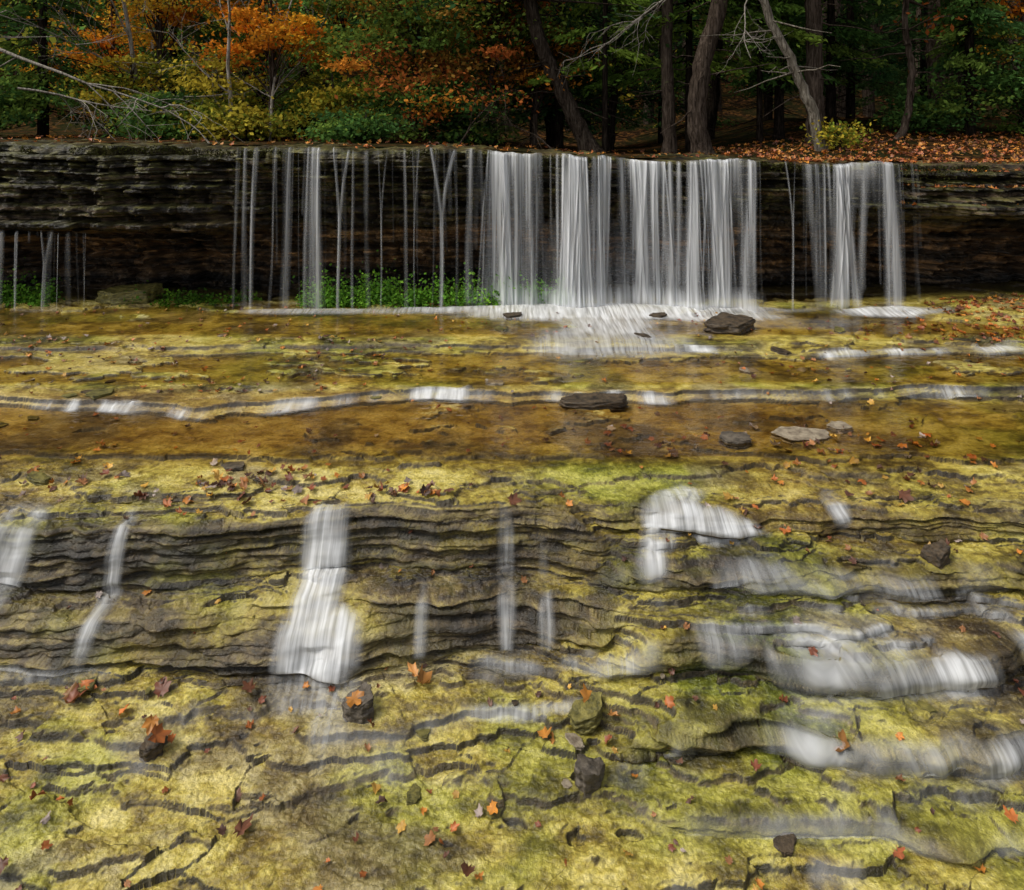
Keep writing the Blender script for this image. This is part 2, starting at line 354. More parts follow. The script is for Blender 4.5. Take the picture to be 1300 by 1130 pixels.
build("cascade_water",[(VW,re[F],0)],[M_foam],True,{'foam':np.clip(fl[used]*1.18-.06,0,1.05),'flow':FV[used]})
for (ya,yb,zz) in [(7.75,9.7,.006),(6.5,7.4,-.080),(5.2,6.30,-.166)]:
    xs=np.linspace(-8,8,200);ys=np.linspace(ya,yb,40);XX,YY=np.meshgrid(xs,ys)
    z_=terrain(XX,YY);FF=gridF(40,200);FF=FF[(z_.ravel()[FF].min(1)<zz+.02)]
    build("stream_pool_water",[(np.stack([XX,YY,np.full_like(XX,zz)],-1).reshape(-1,3),FF,0)],[M_pool],True)
print("water",time.time()-_t0)
# ---------------------------------------------------------------- rock wall of the falls
ZTX=[-12,-6.5,-2,0,1,4,5,12];ZTZ=[2.08,2.07,2.0,1.95,1.87,1.81,1.80,1.86]
def ztop(x): return np.interp(x,ZTX,ZTZ)+.09*fbm(x*1.1,x*0,3,400)+.07*fbm(x*6,x*0+2,4,405)
def ylip(x): return 9.0+.60*fbm(x*.8,x*0+3,4,410)+.36*fbm(x*4,x*0+1,3,411)
xs=np.linspace(-12,12,1750);r=np.linspace(0,1.04,330)
lay=np.cumsum(np.random.default_rng(3).uniform(.018,.10,80))
R,XW=np.meshgrid(r,xs,indexing='ij')
zt=ztop(XW);zz=zt-R*1.95
zq=(np.interp(XW,ZTX,ZTZ)+.05-zz)+.14*fbm(XW*.4,XW*0+R*2,3,420)+.04*fbm(XW*4,R*6,3,421)
lid=np.searchsorted(lay,np.clip(zq,0,None))
lo_=np.concatenate([[0],lay])
lr=(zq-lo_[lid])/(lo_[lid+1]-lo_[lid])
rg=np.random.default_rng(4);rl=rg.uniform(-1,1,100);kl=rg.uniform(1.2,4,100);ol=rg.uniform(0,99,100)
bx=XW*kl[lid]+ol[lid]+.6*fbm(XW*2+lid*3.1,R*3,2,425);bf=np.floor(bx).astype(np.int64)
RT=rg.uniform(-1,1,65536);blk=RT[(bf*31+lid*977)&65535];be=np.minimum(bx-bf,1-(bx-bf))/kl[lid]
recC=np.interp(R,[0,.02,.06,.10,.3,.45,.55,.7,.85,1.04],[.10,.04,.0,.12,.32,.54,.72,.92,1.05,1.1])
recL=np.interp(R,[0,.05,.2,.4,.54,.60,.8,1.04],[.14,.03,-.05,-.12,-.05,.6,1.0,1.05])
recR=np.interp(R,[0,.04,.10,.12,.2,.22,.32,.36,.5,.8,1.04],[.45,.35,.3,.12,.08,-.1,-.14,.2,.65,.95,1.0])
wl=ss(-2.8,-4.2,XW);wr=ss(4.5,5.2,XW)
rec=recC*(1-wl)*(1-wr)+recL*wl+recR*wr
amp=ss(0,.06,R)
off=amp*(.095*rl[lid]+.105*blk+.34*fbma(XW*.9+lid*17.3,lid*5.1+XW*0,4,430)+.12*fbm(XW*8+lid*7.7,R*18,4,440)+.04*fbm(XW*30,R*60,2,445))
edge=-.035*np.minimum(1,4*np.minimum(lr,1-lr))*amp+.03*ss(.02,0,be)*amp
dd_=rec+off+edge+.04*fbm(XW*12,R*30,3,447)
dd_=np.where((wl<.3)&(wr<.3),np.maximum(dd_,-.035),dd_)
YW=ylip(XW)+dd_
top_y=np.linspace(2.0,.0,26)[:-1]
TX=np.repeat(xs[None],25,0);TY=YW[0][None]+top_y[:,None]
TZ=ztop(TX)+.07*fbm(TX*3,TY*5,3,450)*ss(0,.2,top_y)[:,None]+.015*top_y[:,None]
WX=np.concatenate([TX,XW]);WY=np.concatenate([TY,YW]);WZ=np.concatenate([TZ,zz])
LI=np.concatenate([np.zeros(TX.shape,int),lid])
s1=fbma(WX*.7,WZ*22,5,660,.6);s2=fbm(WX*9,WZ*14+WY*6,4,670,.6)
tw=.47+1.1*s1+.8*s2+.12*rl[LI]
cw=pal(tw,[(.1,(.005,.004,.003)),(.4,(.018,.013,.008)),(.62,(.064,.042,.024)),(.85,(.18,.12,.065))])
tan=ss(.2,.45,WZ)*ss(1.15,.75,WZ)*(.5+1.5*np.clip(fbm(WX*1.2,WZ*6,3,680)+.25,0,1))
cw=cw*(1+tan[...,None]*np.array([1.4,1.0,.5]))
gz=np.concatenate([np.ones_like(TX),np.abs(np.gradient(YW,axis=0))/(1.95/330)])
gm=ss(.7,1.9,gz+2.4*s2)*ss(.7,1.4,WZ)
cmoss=pal(.5+1.6*s2,[(.2,(.015,.014,.006)),(.5,(.05,.048,.014)),(.8,(.13,.13,.03))])
gm=np.maximum(gm,ss(1.78,1.9,WZ+.3*s2)*.9)
cw=lerp(cw,cmoss,gm*.7)
cw=lerp(cw,cw*.4,ss(.5,.15,WZ)*.7)  # lower wall colour darkened to paint in the undercut's shade
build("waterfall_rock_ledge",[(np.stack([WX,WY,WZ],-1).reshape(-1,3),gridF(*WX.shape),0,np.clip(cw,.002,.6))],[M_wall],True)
nf=16000;fxx=rng.uniform(-7.2,7.2,nf);keep=(fbm(fxx*2.6,fxx*0,4,690)>-.03);fxx=fxx[keep];nf=len(fxx)
dd=np.abs(rng.normal(size=nf))*(.03+.14*np.clip(fbm(fxx*3,fxx*0,4,691)+.3,0,1))
Cf=np.stack([fxx,ylip(fxx)+.02-rng.random(nf)*.06,ztop(fxx)+.0-dd],1)
af=rng.normal(size=(nf,3))*.7;af[:,2]-=.8;af/=np.linalg.norm(af,axis=1,keepdims=True);bf_=np.cross(af,rng.normal(size=(nf,3)));bf_/=np.linalg.norm(bf_,axis=1,keepdims=True)
sf=rng.uniform(.008,.022,nf)[:,None]
Vf=np.stack([Cf-af*sf,Cf+bf_*sf*.35,Cf+af*sf,Cf-bf_*sf*.35],1).reshape(-1,3)
colf=np.repeat(np.array([[.03,.028,.011],[.05,.05,.015],[.018,.014,.009],[.07,.08,.02]])[rng.integers(0,4,nf)],4,0)
build("lip_moss_fringe",[(Vf,np.arange(nf*4).reshape(nf,4),0,colf)],[M_leaf])
# ---------------------------------------------------------------- upper ground to the horizon
def upz(x,y):
    yy=y-9.6
    z=np.interp(x,ZTX,ZTZ)+.01+.02*yy*ss(2,-3,x)+ss(2.5,6,x)*(.12*np.clip(yy,0,6))+.06*fbm(x*1.2,y*1.2,3,460)*ss(.3,1,yy)
    return z+.30*np.clip(y-19,0,60)+.1*np.clip(np.abs(x)-14,0,20)
xs2=np.concatenate([np.linspace(-160,-14,30),np.linspace(-13.5,13.5,220),np.linspace(14,160,30)])
ys2=np.concatenate([np.linspace(9.9,14,80),np.linspace(14.2,40,70),np.linspace(42,220,20)])
GX,GY=np.meshgrid(xs2,ys2)
build("forest_floor_ground",[(np.stack([GX,GY,upz(GX,GY)],-1).reshape(-1,3),gridF(*GX.shape),0)],[M_ground],True)
xs3=np.linspace(-160,160,40);ys3=np.linspace(-120,9.4,40);GX,GY=np.meshgrid(xs3,ys3)
build("lower_ground",[(np.stack([GX,GY,-1.75+.0*GX],-1).reshape(-1,3),gridF(40,40),0)],[M_ground],True)
# ---------------------------------------------------------------- main falls curtain
NX,NZ=2800,110
fx=np.linspace(-7.0,5.6,NX);t=np.linspace(0,1,NZ)
D=np.zeros((NZ,NX));Tt=t[:,None]
def strand(x0,w,a,spread=1.6,drift=0.0,t0=0.,t1=1.,fade=.35,conv=0):
    c=x0+drift*np.maximum(Tt-t0,0)+.012*np.sin(Tt*5+x0*9)*Tt
    tt=np.clip((Tt-t0)/(1-t0+1e-6),0,1)
    ww=w*(1+(spread-1)*tt**.7)
    m_=w*spread*4+abs(drift)+conv*2+.1
    ia=np.searchsorted(fx,x0-m_);ib=np.searchsorted(fx,x0+m_)
    xx=fx[None,ia:ib]
    g=a*np.exp(-np.abs((xx-c)/ww)**2)*(w/ww)**.7
    if conv>0:
        s=conv*np.clip(1-tt/.5,0,1)**1.6
        g=a*.55*(np.exp(-((xx-c-s)/(w*.7))**2)+np.exp(-((xx-c+s*.8)/(w*.6))**2))
    D[:,ia:ib]+=g*ss(t0-.005,t0+.02,Tt)*(1-fade*tt)*ss(t1+.02,t1-.04,Tt)
r2=np.random.default_rng(11)
for (x,w,a) in [(-3.25,.014,.7),(-3.12,.016,1.0),(-2.90,.010,.4),(-2.75,.014,.8),(-2.5,.012,.4),(-2.42,.030,.7),(-2.36,.014,1.1),(-1.95,.010,.4),(-1.8,.010,.3),(-1.35,.012,.25),
    (-.52,.02,.5),(-.22,.045,1.9),(-.10,.035,1.7),(.04,.02,.6),(.12,.025,.8),(.22,.02,.7),(.35,.025,.9),(.66,.02,.9),(.76,.05,2.6),(.86,.035,1.7),(1.03,.02,.4),(1.15,.04,2.0),(1.24,.015,.9),(1.40,.025,.8),
    (1.66,.035,1.9),(1.80,.03,1.5),(2.0,.02,1.0),(2.10,.015,.7),(2.27,.04,2.1),(2.53,.045,2.4),(2.64,.025,1.4),(2.95,.02,.5),
    (3.72,.02,.4),(3.85,.025,.6),(4.12,.035,1.4),(4.22,.025,1.5),(4.62,.04,1.2),(4.95,.008,.3),(5.1,.010,.3)]:
    strand(x,w,a,r2.uniform(1.4,2.8),r2.uniform(-.08,.08),fade=r2.uniform(.15,.5))
    if x>-.6 and a>1.2:
        for _ in range(4): strand(x+r2.normal()*w*2.2,r2.uniform(.005,.012),a*.5,1.4,r2.uniform(-.16,.16),fade=.5)
for (x,w,a,c) in [(-2.1,.018,1.0,.10),(-.88,.024,1.2,.16),(3.48,.012,.8,.07),(-1.62,.01,.5,.06),(-1.2,.01,.4,.05)]: strand(x,w,a,1,conv=c,fade=.3)
for (x,w,a,c) in [(-6.3,.016,.9,0),(-6.1,.012,.8,0),(-5.72,.02,1.1,.07),(-5.5,.01,.6,0),(-6.75,.012,.6,0),(-5.2,.008,.4,0)]:
    strand(x,w,a,1.2,t0=.52,conv=c,fade=.3)
for xa,xb,n,s in [(-3.4,-.6,26,.16),(-.55,3.1,60,.28),(3.6,4.7,16,.26),(-6.9,-5,16,.2),(4.7,5.3,6,.22)]:
    for _ in range(n):
        t0=.52 if xb<-4.9 else 0.
        strand(r2.uniform(xa,xb),r2.uniform(.005,.02),s*r2.uniform(.3,1.5),r2.uniform(1,2.0),r2.uniform(-.06,.06),t0=t0,t1=r2.uniform(.4,1.1) if r2.random()<.6 else 1,fade=r2.uniform(.2,.8))
D+= 1.3*np.exp(-Tt/.15)*ss(-.62,-.4,fx)[None]*ss(3.15,2.9,fx)[None]*ss(-.14,.15,fbm(fx*4,fx*0,3,470))[None]
D+= .5*np.exp(-Tt/.10)*ss(3.6,3.75,fx)[None]*ss(4.75,4.6,fx)[None]*ss(-.1,.2,fbm(fx*4,fx*0,3,471))[None]
D+= .14*ss(.2,1,Tt)*ss(-.4,0,fx)[None]*ss(3.0,2.4,fx)[None]
D+= 1.0*ss(.84,1,Tt)*ss(-.6,0,fx)[None]*ss(3.2,2.8,fx)[None]
D*=(.5+.5*ss(-.18,.06,fbm(fx*3+5,fx*0,3,472)))[None]
al=1-np.exp(-1.1*D)
FXX,TT=np.meshgrid(fx,t)
ZF=ztop(FXX)+.03+(.02-ztop(FXX)-.03)*TT
YF=ylip(FXX)-.07-.10*np.sqrt(TT)-.03*np.clip(D,0,2)+.03*np.sin(FXX*21)*TT-.10*ss(-4.9,-5.0,FXX)
F=gridF(NZ,NX);a_=al.ravel();F=F[a_[F].max(1)>.03];used=np.unique(F);re=np.full(NZ*NX,-1);re[used]=np.arange(len(used))
VV=np.stack([FXX,YF,ZF],-1).reshape(-1,3)[used]
FV=np.stack([FXX*26+4*np.sin(FXX*2.3),YF*0+3,ZF*.7],-1).reshape(-1,3)[used]
build("waterfall",[(VV,re[F],0)],[M_fall],True,{'foam':np.clip(a_[used]*1.2,0,1.1),'flow':FV})
print("falls",time.time()-_t0)
# ---------------------------------------------------------------- foliage helpers
def leafquads(C,size,cols,flat=.0,asp=.5,dirs=None):
    n=len(C);a=rng.normal(size=(n,3))
    if dirs is not None: a=dirs+.5*a
    a[:,2]*=(1-flat);a/=np.linalg.norm(a,axis=1,keepdims=True)
    b=rng.normal(size=(n,3));b[:,2]*=(1-flat);b-=a*(a*b).sum(1,keepdims=True);b/=np.linalg.norm(b,axis=1,keepdims=True)+1e-9
    s=(size*rng.uniform(.6,1.4,n))[:,None]
    V=np.stack([C-a*s,C+b*s*asp,C+a*s,C-b*s*asp],1).reshape(-1,3)
    F=np.arange(n*4).reshape(n,4)
    return V,F,np.repeat(cols,4,0)
GREEN=np.array([[.05,.11,.025],[.07,.14,.03],[.11,.17,.03],[.04,.09,.025]])*1.2
DKG=np.array([[.02,.05,.016],[.03,.065,.02],[.045,.08,.022]])*1.1
ORG=np.array([[.66,.27,.025],[.70,.36,.03],[.58,.19,.02],[.62,.42,.05]])
YEL=np.array([[.52,.43,.05],[.36,.37,.05],[.24,.31,.04],[.58,.45,.05]])
RED=np.array([[.40,.12,.03],[.28,.15,.03],[.14,.20,.035],[.11,.19,.035],[.54,.21,.03],[.13,.18,.03]])
def conifer(x,y,h,rad,n,pal=DKG,name="cedar_tree",start=.12,trunk=.1,lean=0,mat=M_dark,dead=20,ls=.055):
    z0=float(upz(np.array([x]),np.array([y]))[0])-.1
    P=smoothpath([[x,y,z0],[x+lean*.5,y,z0+h*.5],[x+lean,y,z0+h]],14)
    tl=[tube(P,np.linspace(trunk,.01,14),8,.15)]
    nb=int(40+h*9)
    hb=rng.uniform(start,1,nb);az=rng.uniform(0,2*np.pi,nb);L=rad*(1-hb)**.6*rng.uniform(.6,1.15,nb)
    bx=np.interp(hb,np.linspace(0,1,14),P[:,0]);bz=z0+hb*h
    for i in range(nb):
        s=np.linspace(0,1,5)[:,None];d=np.array([[np.cos(az[i]),np.sin(az[i]),0]])
        pp=np.array([[bx[i],y,bz[i]]])+d*s*L[i]+np.array([[0,0,1]])*(-.32*s**1.5*L[i]+.05*s)
        tl.append(tube(pp,np.linspace(.018,.004,5),3))
    for i in range(dead):
        a=rng.uniform(0,6.28);zz0=rng.uniform(.3,max(start*h,1));l=rng.uniform(.3,1.1)
        s=np.linspace(0,1,4)[:,None];d=np.array([[np.cos(a),np.sin(a),-.25]])
        tl.append(tube(np.array([[x,y,z0+zz0]])+d*s*l,np.linspace(.012,.003,4),3))
    w=L*np.where(bz>7.5,.4,1);w=w/w.sum();bi=rng.choice(nb,n,p=w);s=rng.uniform(.12,1.05,n)**.8
    lat=rng.normal(size=n)*.20*L[bi]*(1.1-s*.7)
    ca,sa=np.cos(az[bi]),np.sin(az[bi])
    C=np.stack([bx[bi]+ca*s*L[bi]-sa*lat,y+sa*s*L[bi]+ca*lat,bz[bi]-.32*s**1.5*L[bi]+.05*s-np.abs(rng.normal(size=n))*.07-.25*np.abs(lat)],1)
    bc=pal[rng.integers(0,len(pal),nb)]*rng.uniform(.7,1.35,(nb,1))
    dirs=np.stack([ca,sa,-.5*np.ones(n)],1)
    V,Fq,cc=leafquads(C,np.full(n,ls),bc[bi]*rng.uniform(.7,1.4,(n,1)),0,.35,dirs)
    TV,TF=merge(tl)
    build(name,[(TV,TF,0),(V,Fq,1,cc)],[mat,M_leaf],False)
def maple(x,y,h,crown,pal,n,name="maple_tree",cz=.6,trunk=.06,nc=36,lsize=.04,mat=M_bark,squash=.7,lean=0):
    z0=float(upz(np.array([x]),np.array([y]))[0])-.05
    P=smoothpath([[x,y,z0],[x+lean*.4+.05,y,z0+h*.4],[x+lean,y,z0+h*.95]],12)
    tl=[tube(P,np.linspace(trunk,.015,12),8,.2)]
    q=rng.normal(size=(nc,3));q/=np.linalg.norm(q,axis=1,keepdims=True);q*=rng.uniform(.2,1.15,(nc,1))
    K=np.array([x+lean*.8,y,z0+h*cz])+q*np.array([crown,crown,h*(1-cz)*squash*1.3])
    K[:,2]=np.maximum(K[:,2],z0+.15)
    for i in range(nc):
        ti=np.clip((K[i,2]-z0)/h-.18,.1,.9);b=np.array([np.interp(ti,np.linspace(0,1,12),P[:,j]) for j in range(3)])
        m=(b+K[i])/2+np.array([0,0,.05])+rng.normal(size=3)*.06
        tl.append(tube(smoothpath([b,m,K[i]],6),np.linspace(.016,.004,6),3))
    ci=rng.integers(0,nc,n);sz=rng.uniform(.12,.40,nc)*(.6+crown*.4)
    C=K[ci]+rng.normal(size=(n,3))*sz[ci][:,None]*np.array([.9,.9,.28])
    kc=pal[rng.integers(0,len(pal),nc)]*rng.uniform(.75,1.25,(nc,1))
    V,Fq,cc=leafquads(C,np.full(n,lsize),kc[ci]*rng.uniform(.6,1.4,(n,1)),.35,.6)
    TV,TF=merge(tl);build(name,[(TV,TF,0),(V,Fq,1,cc)],[mat,M_leaf],False)
def bare(name,start,dirv,L,r,depth,mat,droop=-.1,seed=1,wig=.22,nb=4):
    rr=np.random.default_rng(seed);tl=[]
    def rec(p,d,L,r,dep):
        n=9;P=[np.array(p,float)];d=np.array(d,float);d/=np.linalg.norm(d)
        for i in range(n-1):
            d=d+rr.normal(size=3)*wig*.5+np.array([0,0,droop]);d/=np.linalg.norm(d);P.append(P[-1]+d*L/n)
        P=np.array(P);tl.append(tube(P,np.linspace(r,r*.3,n),4 if r<.03 else 9,.1))
        if dep>0:
            for _ in range(nb+int(dep)):
                i=rr.integers(2,n);dd=(P[i]-P[i-1]);dd/=np.linalg.norm(dd)
                rec(P[i],dd+rr.normal(size=3)*.65,L*rr.uniform(.3,.55),r*.42,dep-1)
    rec(start,dirv,L,r,depth);V,F=merge(tl);build(name,[(V,F,0)],[mat],True)
def trunktree(pts,r0,r1,mat,name,nl=0,pal=GREEN):
    P=smoothpath(pts,26);R=np.linspace(r0,r1,26);R[:3]*=np.array([1.6,1.3,1.1])
    P=P+rng.normal(size=P.shape)*.012
    tl=[tube(P,R,16,.12)]
    for i in range(14):
        k=rng.integers(8,24);a=rng.uniform(0,6.28);l=rng.uniform(.3,1.3)
        s=np.linspace(0,1,5)[:,None];d=np.array([[np.cos(a),np.sin(a),rng.uniform(-.4,.2)]])
        pp=P[k]+d*s*l+rng.normal(size=(5,3))*.02;tl.append(tube(pp,np.linspace(.016,.004,5),4))
    parts=[(*merge(tl),0)]
    if nl:
        top=P[-1];nc=40;K=top+rng.normal(size=(nc,3))*np.array([1.1,.8,.7])
        ci=rng.integers(0,nc,nl);C=K[ci]+rng.normal(size=(nl,3))*np.array([.28,.28,.16]);C[:,2]-=.2*np.abs(rng.normal(size=nl))
        kc=pal[rng.integers(0,len(pal),nc)]*rng.uniform(.7,1.3,(nc,1))
        V,F,cc=leafquads(C,np.full(nl,.06),kc[ci]*rng.uniform(.7,1.3,(nl,1)),.1,.45);parts.append((V,F,1,cc))
        bl=[tube(smoothpath([P[20],(P[20]+k)/2,k],5),np.linspace(.03,.006,5),4) for k in K]
        parts.append((*merge(bl),0))
    build(name,parts,[mat,M_leaf],False)
trunktree([[2.68,12,1.7],[2.62,12,3.4],[2.66,12,6.5]],.12,.08,M_bark,"cedar_tree",2500)
trunktree([[3.12,11.5,1.7],[2.98,11.5,2.4],[3.05,11.5,3.2],[3.35,11.5,4.2],[3.6,11.6,6.5]],.17,.12,M_bark,"cedar_tree",2500)
trunktree([[1.35,11.9,1.8],[.95,11.9,2.7],[.45,11.9,3.7],[0.1,11.9,5.6]],.15,.10,bark_mat("leaning_cedar_bark",(.010,.008,.006),(.035,.026,.02),(.08,.065,.05)),"cedar_tree",2500,DKG)
trunktree([[5.15,12,1.9],[5.10,12,3.4],[5.18,12,7.0]],.15,.12,M_bark,"cedar_tree",2500)
trunktree([[4.85,11,1.8],[4.65,11,2.6],[4.35,11,3.3],[3.9,11,4.2],[3.5,11,5.2]],.09,.05,bark_mat("birch_bark",(.05,.04,.03),(.16,.14,.11),(.32,.29,.24)),"birch_tree",0)
trunktree([[6.5,12,2.0],[6.72,12,2.5],[6.78,12,3.3],[6.65,12,4.0],[6.7,12,6.2]],.065,.045,M_bark,"maple_tree",2000,RED)
trunktree([[8.4,14,2.2],[8.35,14,4],[8.5,14,8]],.17,.12,M_bark,"cedar_tree",1500)
trunktree([[9.4,15,2.2],[9.5,15,4],[9.4,15,8]],.15,.12,M_dark,"cedar_tree",1500)
trunktree([[.9,15,1.8],[.6,15,4],[.5,15,8]],.13,.1,M_dark,"cedar_tree",1500,DKG)
trunktree([[4.0,14.5,1.8],[4.2,14.5,4],[4.1,14.5,8]],.12,.1,M_dark,"cedar_tree",1500)
trunktree([[1.9,14,1.8],[2.1,14,4],[2.2,14,8]],.09,.07,M_dark,"cedar_tree",1500)
BR=np.array([[.13,.21,.03],[.18,.27,.04],[.10,.18,.03]])
for (x,y,h,rd,n,pl,st) in [(-8.6,13,6,1.6,12000,GREEN*.7,.1),(-7.4,15.5,8,1.5,9000,GREEN*1.15,.1),(-5.3,15,9,1.5,9000,GREEN*1.15,.12),(-3.1,17,9,1.5,9000,GREEN*1.1,.1),
    (-4.1,14,4.6,1.1,9000,GREEN*1.3,.08),(-2.2,15,9,1.7,12000,GREEN*1.1,.08),(-.4,14.5,8,1.7,12000,GREEN*.8,.14),(.5,16.5,9,1.8,11000,DKG,.1),(1.8,17,10,1.9,11000,DKG,.1),
    (3.6,17,10,1.9,11000,DKG,.1),(5.6,15.5,9,1.7,12000,GREEN,.12),(4.9,13,6,1.1,7000,GREEN,.22),(7.4,15.5,9,1.9,11000,DKG*1.5,.1),(9.6,16.5,9,2,11000,DKG*1.3,.1),
    (8.0,12.4,5.5,1.2,8000,GREEN,.25),(-9.6,17,10,2,9000,GREEN*.8,.1),(-6.5,18.5,9,1.7,8000,YEL*.6,.1),(11.2,15,9,2,8000,DKG,.1),(6.3,14,7,1.4,8000,GREEN*.9,.2),(.9,13.6,6,1.2,7000,DKG*1.4,.12)]:
    conifer(x,y,h,rd,n,pl,start=st,name="hemlock_tree" if rd>1.65 else "cedar_tree")
conifer(3.2,12.8,7,2.0,12000,BR,start=.24,trunk=.08)
conifer(1.6,12.2,6.5,1.4,8000,BR,start=.26,trunk=.06)
conifer(4.4,12.6,6.5,1.4,8000,BR*.9,start=.28,trunk=.06)
maple(-4.2,12.3,3.2,.9,ORG*1.1,4200,cz=.62,nc=30);maple(-5.2,12.6,1.7,.9,YEL*.75,5000,cz=.45,nc=40)
maple(-1.7,12.4,3.8,1.5,RED*1.1,17000,cz=.52,nc=85);maple(-.4,12.6,4.4,1.1,RED*1.1,10000,cz=.68,nc=60);maple(.4,12.9,2.9,.8,RED*.8,4500,cz=.6)
maple(-6.9,13.8,5.2,1.4,ORG*1.2,9000,cz=.68);maple(-8.2,14.5,3.0,1.1,ORG,4000,cz=.55);maple(-7.0,13,1.6,.8,YEL*.7,3500,cz=.5)
maple(-5.7,15,5.0,1.0,ORG*1.1,4000,cz=.7)
maple(-3.2,12.6,1.3,.7,YEL,3000,cz=.5);maple(-3.9,16,5,1.5,ORG*1.1,5500,cz=.7,lsize=.06);maple(9.2,12.8,3.3,1.0,ORG,2200,cz=.7)
maple(8.9,12.2,1.9,.9,GREEN*1.1,5000,cz=.45,name="understory_shrub");maple(5.0,10.9,.5,.25,YEL*.8,900,cz=.6,name="understory_shrub",lsize=.03,trunk=.015)
maple(-8.9,12,1.2,.8,GREEN,4000,cz=.5,name="understory_shrub");maple(-2.4,11.6,.6,.7,GREEN*1.2,3000,cz=.5,name="understory_shrub",trunk=.02)
maple(-6.0,12,.8,.8,GREEN*1.1,4000,cz=.5,name="understory_shrub",trunk=.02);maple(-4.4,11.8,.7,.7,YEL*.6,3000,cz=.5,name="understory_shrub",trunk=.02)
maple(-1.0,12.2,1.2,.9,GREEN*.7,4000,cz=.45,name="understory_shrub",trunk=.02);maple(7.4,12.6,1.0,.9,GREEN*.8,3500,cz=.45,name="understory_shrub",trunk=.02)
bare("bare_maple_tree",(-4.7,12.0,1.95),(.0,0,1),4.2,.04,3,M_pale,0.02,5,.16,5)
bare("bare_maple_tree",(-4.1,12.0,1.95),(-.1,0,1),4,.03,3,M_pale,0.02,6,.16,5)
bare("bare_larch_tree",(-7.9,15.5,1.95),(.05,0,1),7,.08,3,M_pale,0.02,7,.1,9)
bare("bare_larch_tree",(-7.0,13.2,1.95),(-.02,0,1),6,.05,3,M_pale,0.02,17,.1,9)
bare("fallen_bare_branch",(-8.2,10.8,3.6),(1,.1,-.05),3.6,.03,2,M_pale,-.045,8,.2,5)
bare("fallen_bare_branch",(-7.6,10.9,2.9),(1,.1,.1),2.6,.02,2,M_pale,-.05,9,.2,5)
bare("hanging_bare_branch",(2.9,10.9,4.6),(-.7,-.1,-.35),2.2,.020,2,M_pale,-.03,12,.28,5)
bare("hanging_bare_branch",(3.7,11,4.4),(-.5,-.1,-.6),1.6,.014,2,M_pale,.03,13,.3,5)
bare("dead_brush",(-.9,11.2,1.95),(.6,0,.5),1.4,.016,3,M_bark,-.03,15,.3,5)
bare("dead_brush",(.7,11.5,1.9),(-.6,0,.5),1.4,.016,3,M_bark,-.03,16,.3,5)
nk=900;kx=rng.uniform(-34,34,nk);ky=rng.uniform(20,34,nk);kz=upz(kx,ky)+rng.uniform(0,9,nk)
n=80000;ci=rng.integers(0,nk,n);C=np.stack([kx,ky,kz],1)[ci]+rng.normal(size=(n,3))*np.array([.9,.7,.8])
palall=np.concatenate([DKG*1.4,GREEN*1.2,GREEN*1.2,ORG*.7,YEL*.7]);
pi=rng.integers(0,len(palall),nk);pi=np.where((kx>1)&(rng.random(nk)<.85),rng.integers(0,3,nk),pi)
kc=palall[pi]*rng.uniform(.7,1.3,(nk,1))*np.where(kx<-3,1.7,.8)[:,None]  # left foliage colour raised, standing in for brighter forest light
V,F,cc=leafquads(C,np.full(n,.16),kc[ci]*rng.uniform(.7,1.3,(n,1)),.1,.5)
tl=[]
for i in range(150):
    x=rng.uniform(-30,30);y=rng.uniform(19,33);z=float(upz(np.array([x]),np.array([y]))[0])
    tl.append(tube([[x,y,z-.2],[x+rng.normal()*.2,y,z+5],[x+rng.normal()*.5,y,z+12]],[.16,.12,.05],6))
build("distant_forest",[(*merge(tl),0),(V,F,1,cc)],[M_bark,M_leaf])
print("forest",time.time()-_t0)
# ---------------------------------------------------------------- plants at the foot of the wall
def ground_plants(name,xa,xb,ya,yb,n,hh,pal,ls):
    nk=max(10,n//40);kx=rng.uniform(xa,xb,nk);ky=rng.uniform(ya,yb,nk);ci=rng.integers(0,nk,n)
    h=hh*np.abs(rng.normal(size=n))*.6
    x=kx[ci]+rng.normal(size=n)*.06;y=ky[ci]+rng.normal(size=n)*.05;z=terrain(x,y)+h*rng.uniform(.4,1.1,nk)[ci]
    kc=pal[rng.integers(0,len(pal),nk)]*rng.uniform(.7,1.3,(nk,1))
    V,F,cc=leafquads(np.stack([x,y,z],1),np.full(n,ls),kc[ci]*rng.uniform(.7,1.3,(n,1)),.3,.7)
    build(name,[(V,F,0,cc)],[M_leaf])
CR=np.array([[.12,.28,.03],[.20,.40,.04],[.09,.21,.03]])
ground_plants("watercress_plants",-2.7,.7,9.0,9.3,7500,.28,CR*1.1,.022)
ground_plants("watercress_plants",-7.0,-5.9,9.0,9.3,1800,.24,CR*.9,.022)
ground_plants("watercress_plants",-5.0,-3.3,9.0,9.3,1200,.14,CR*.6,.02)
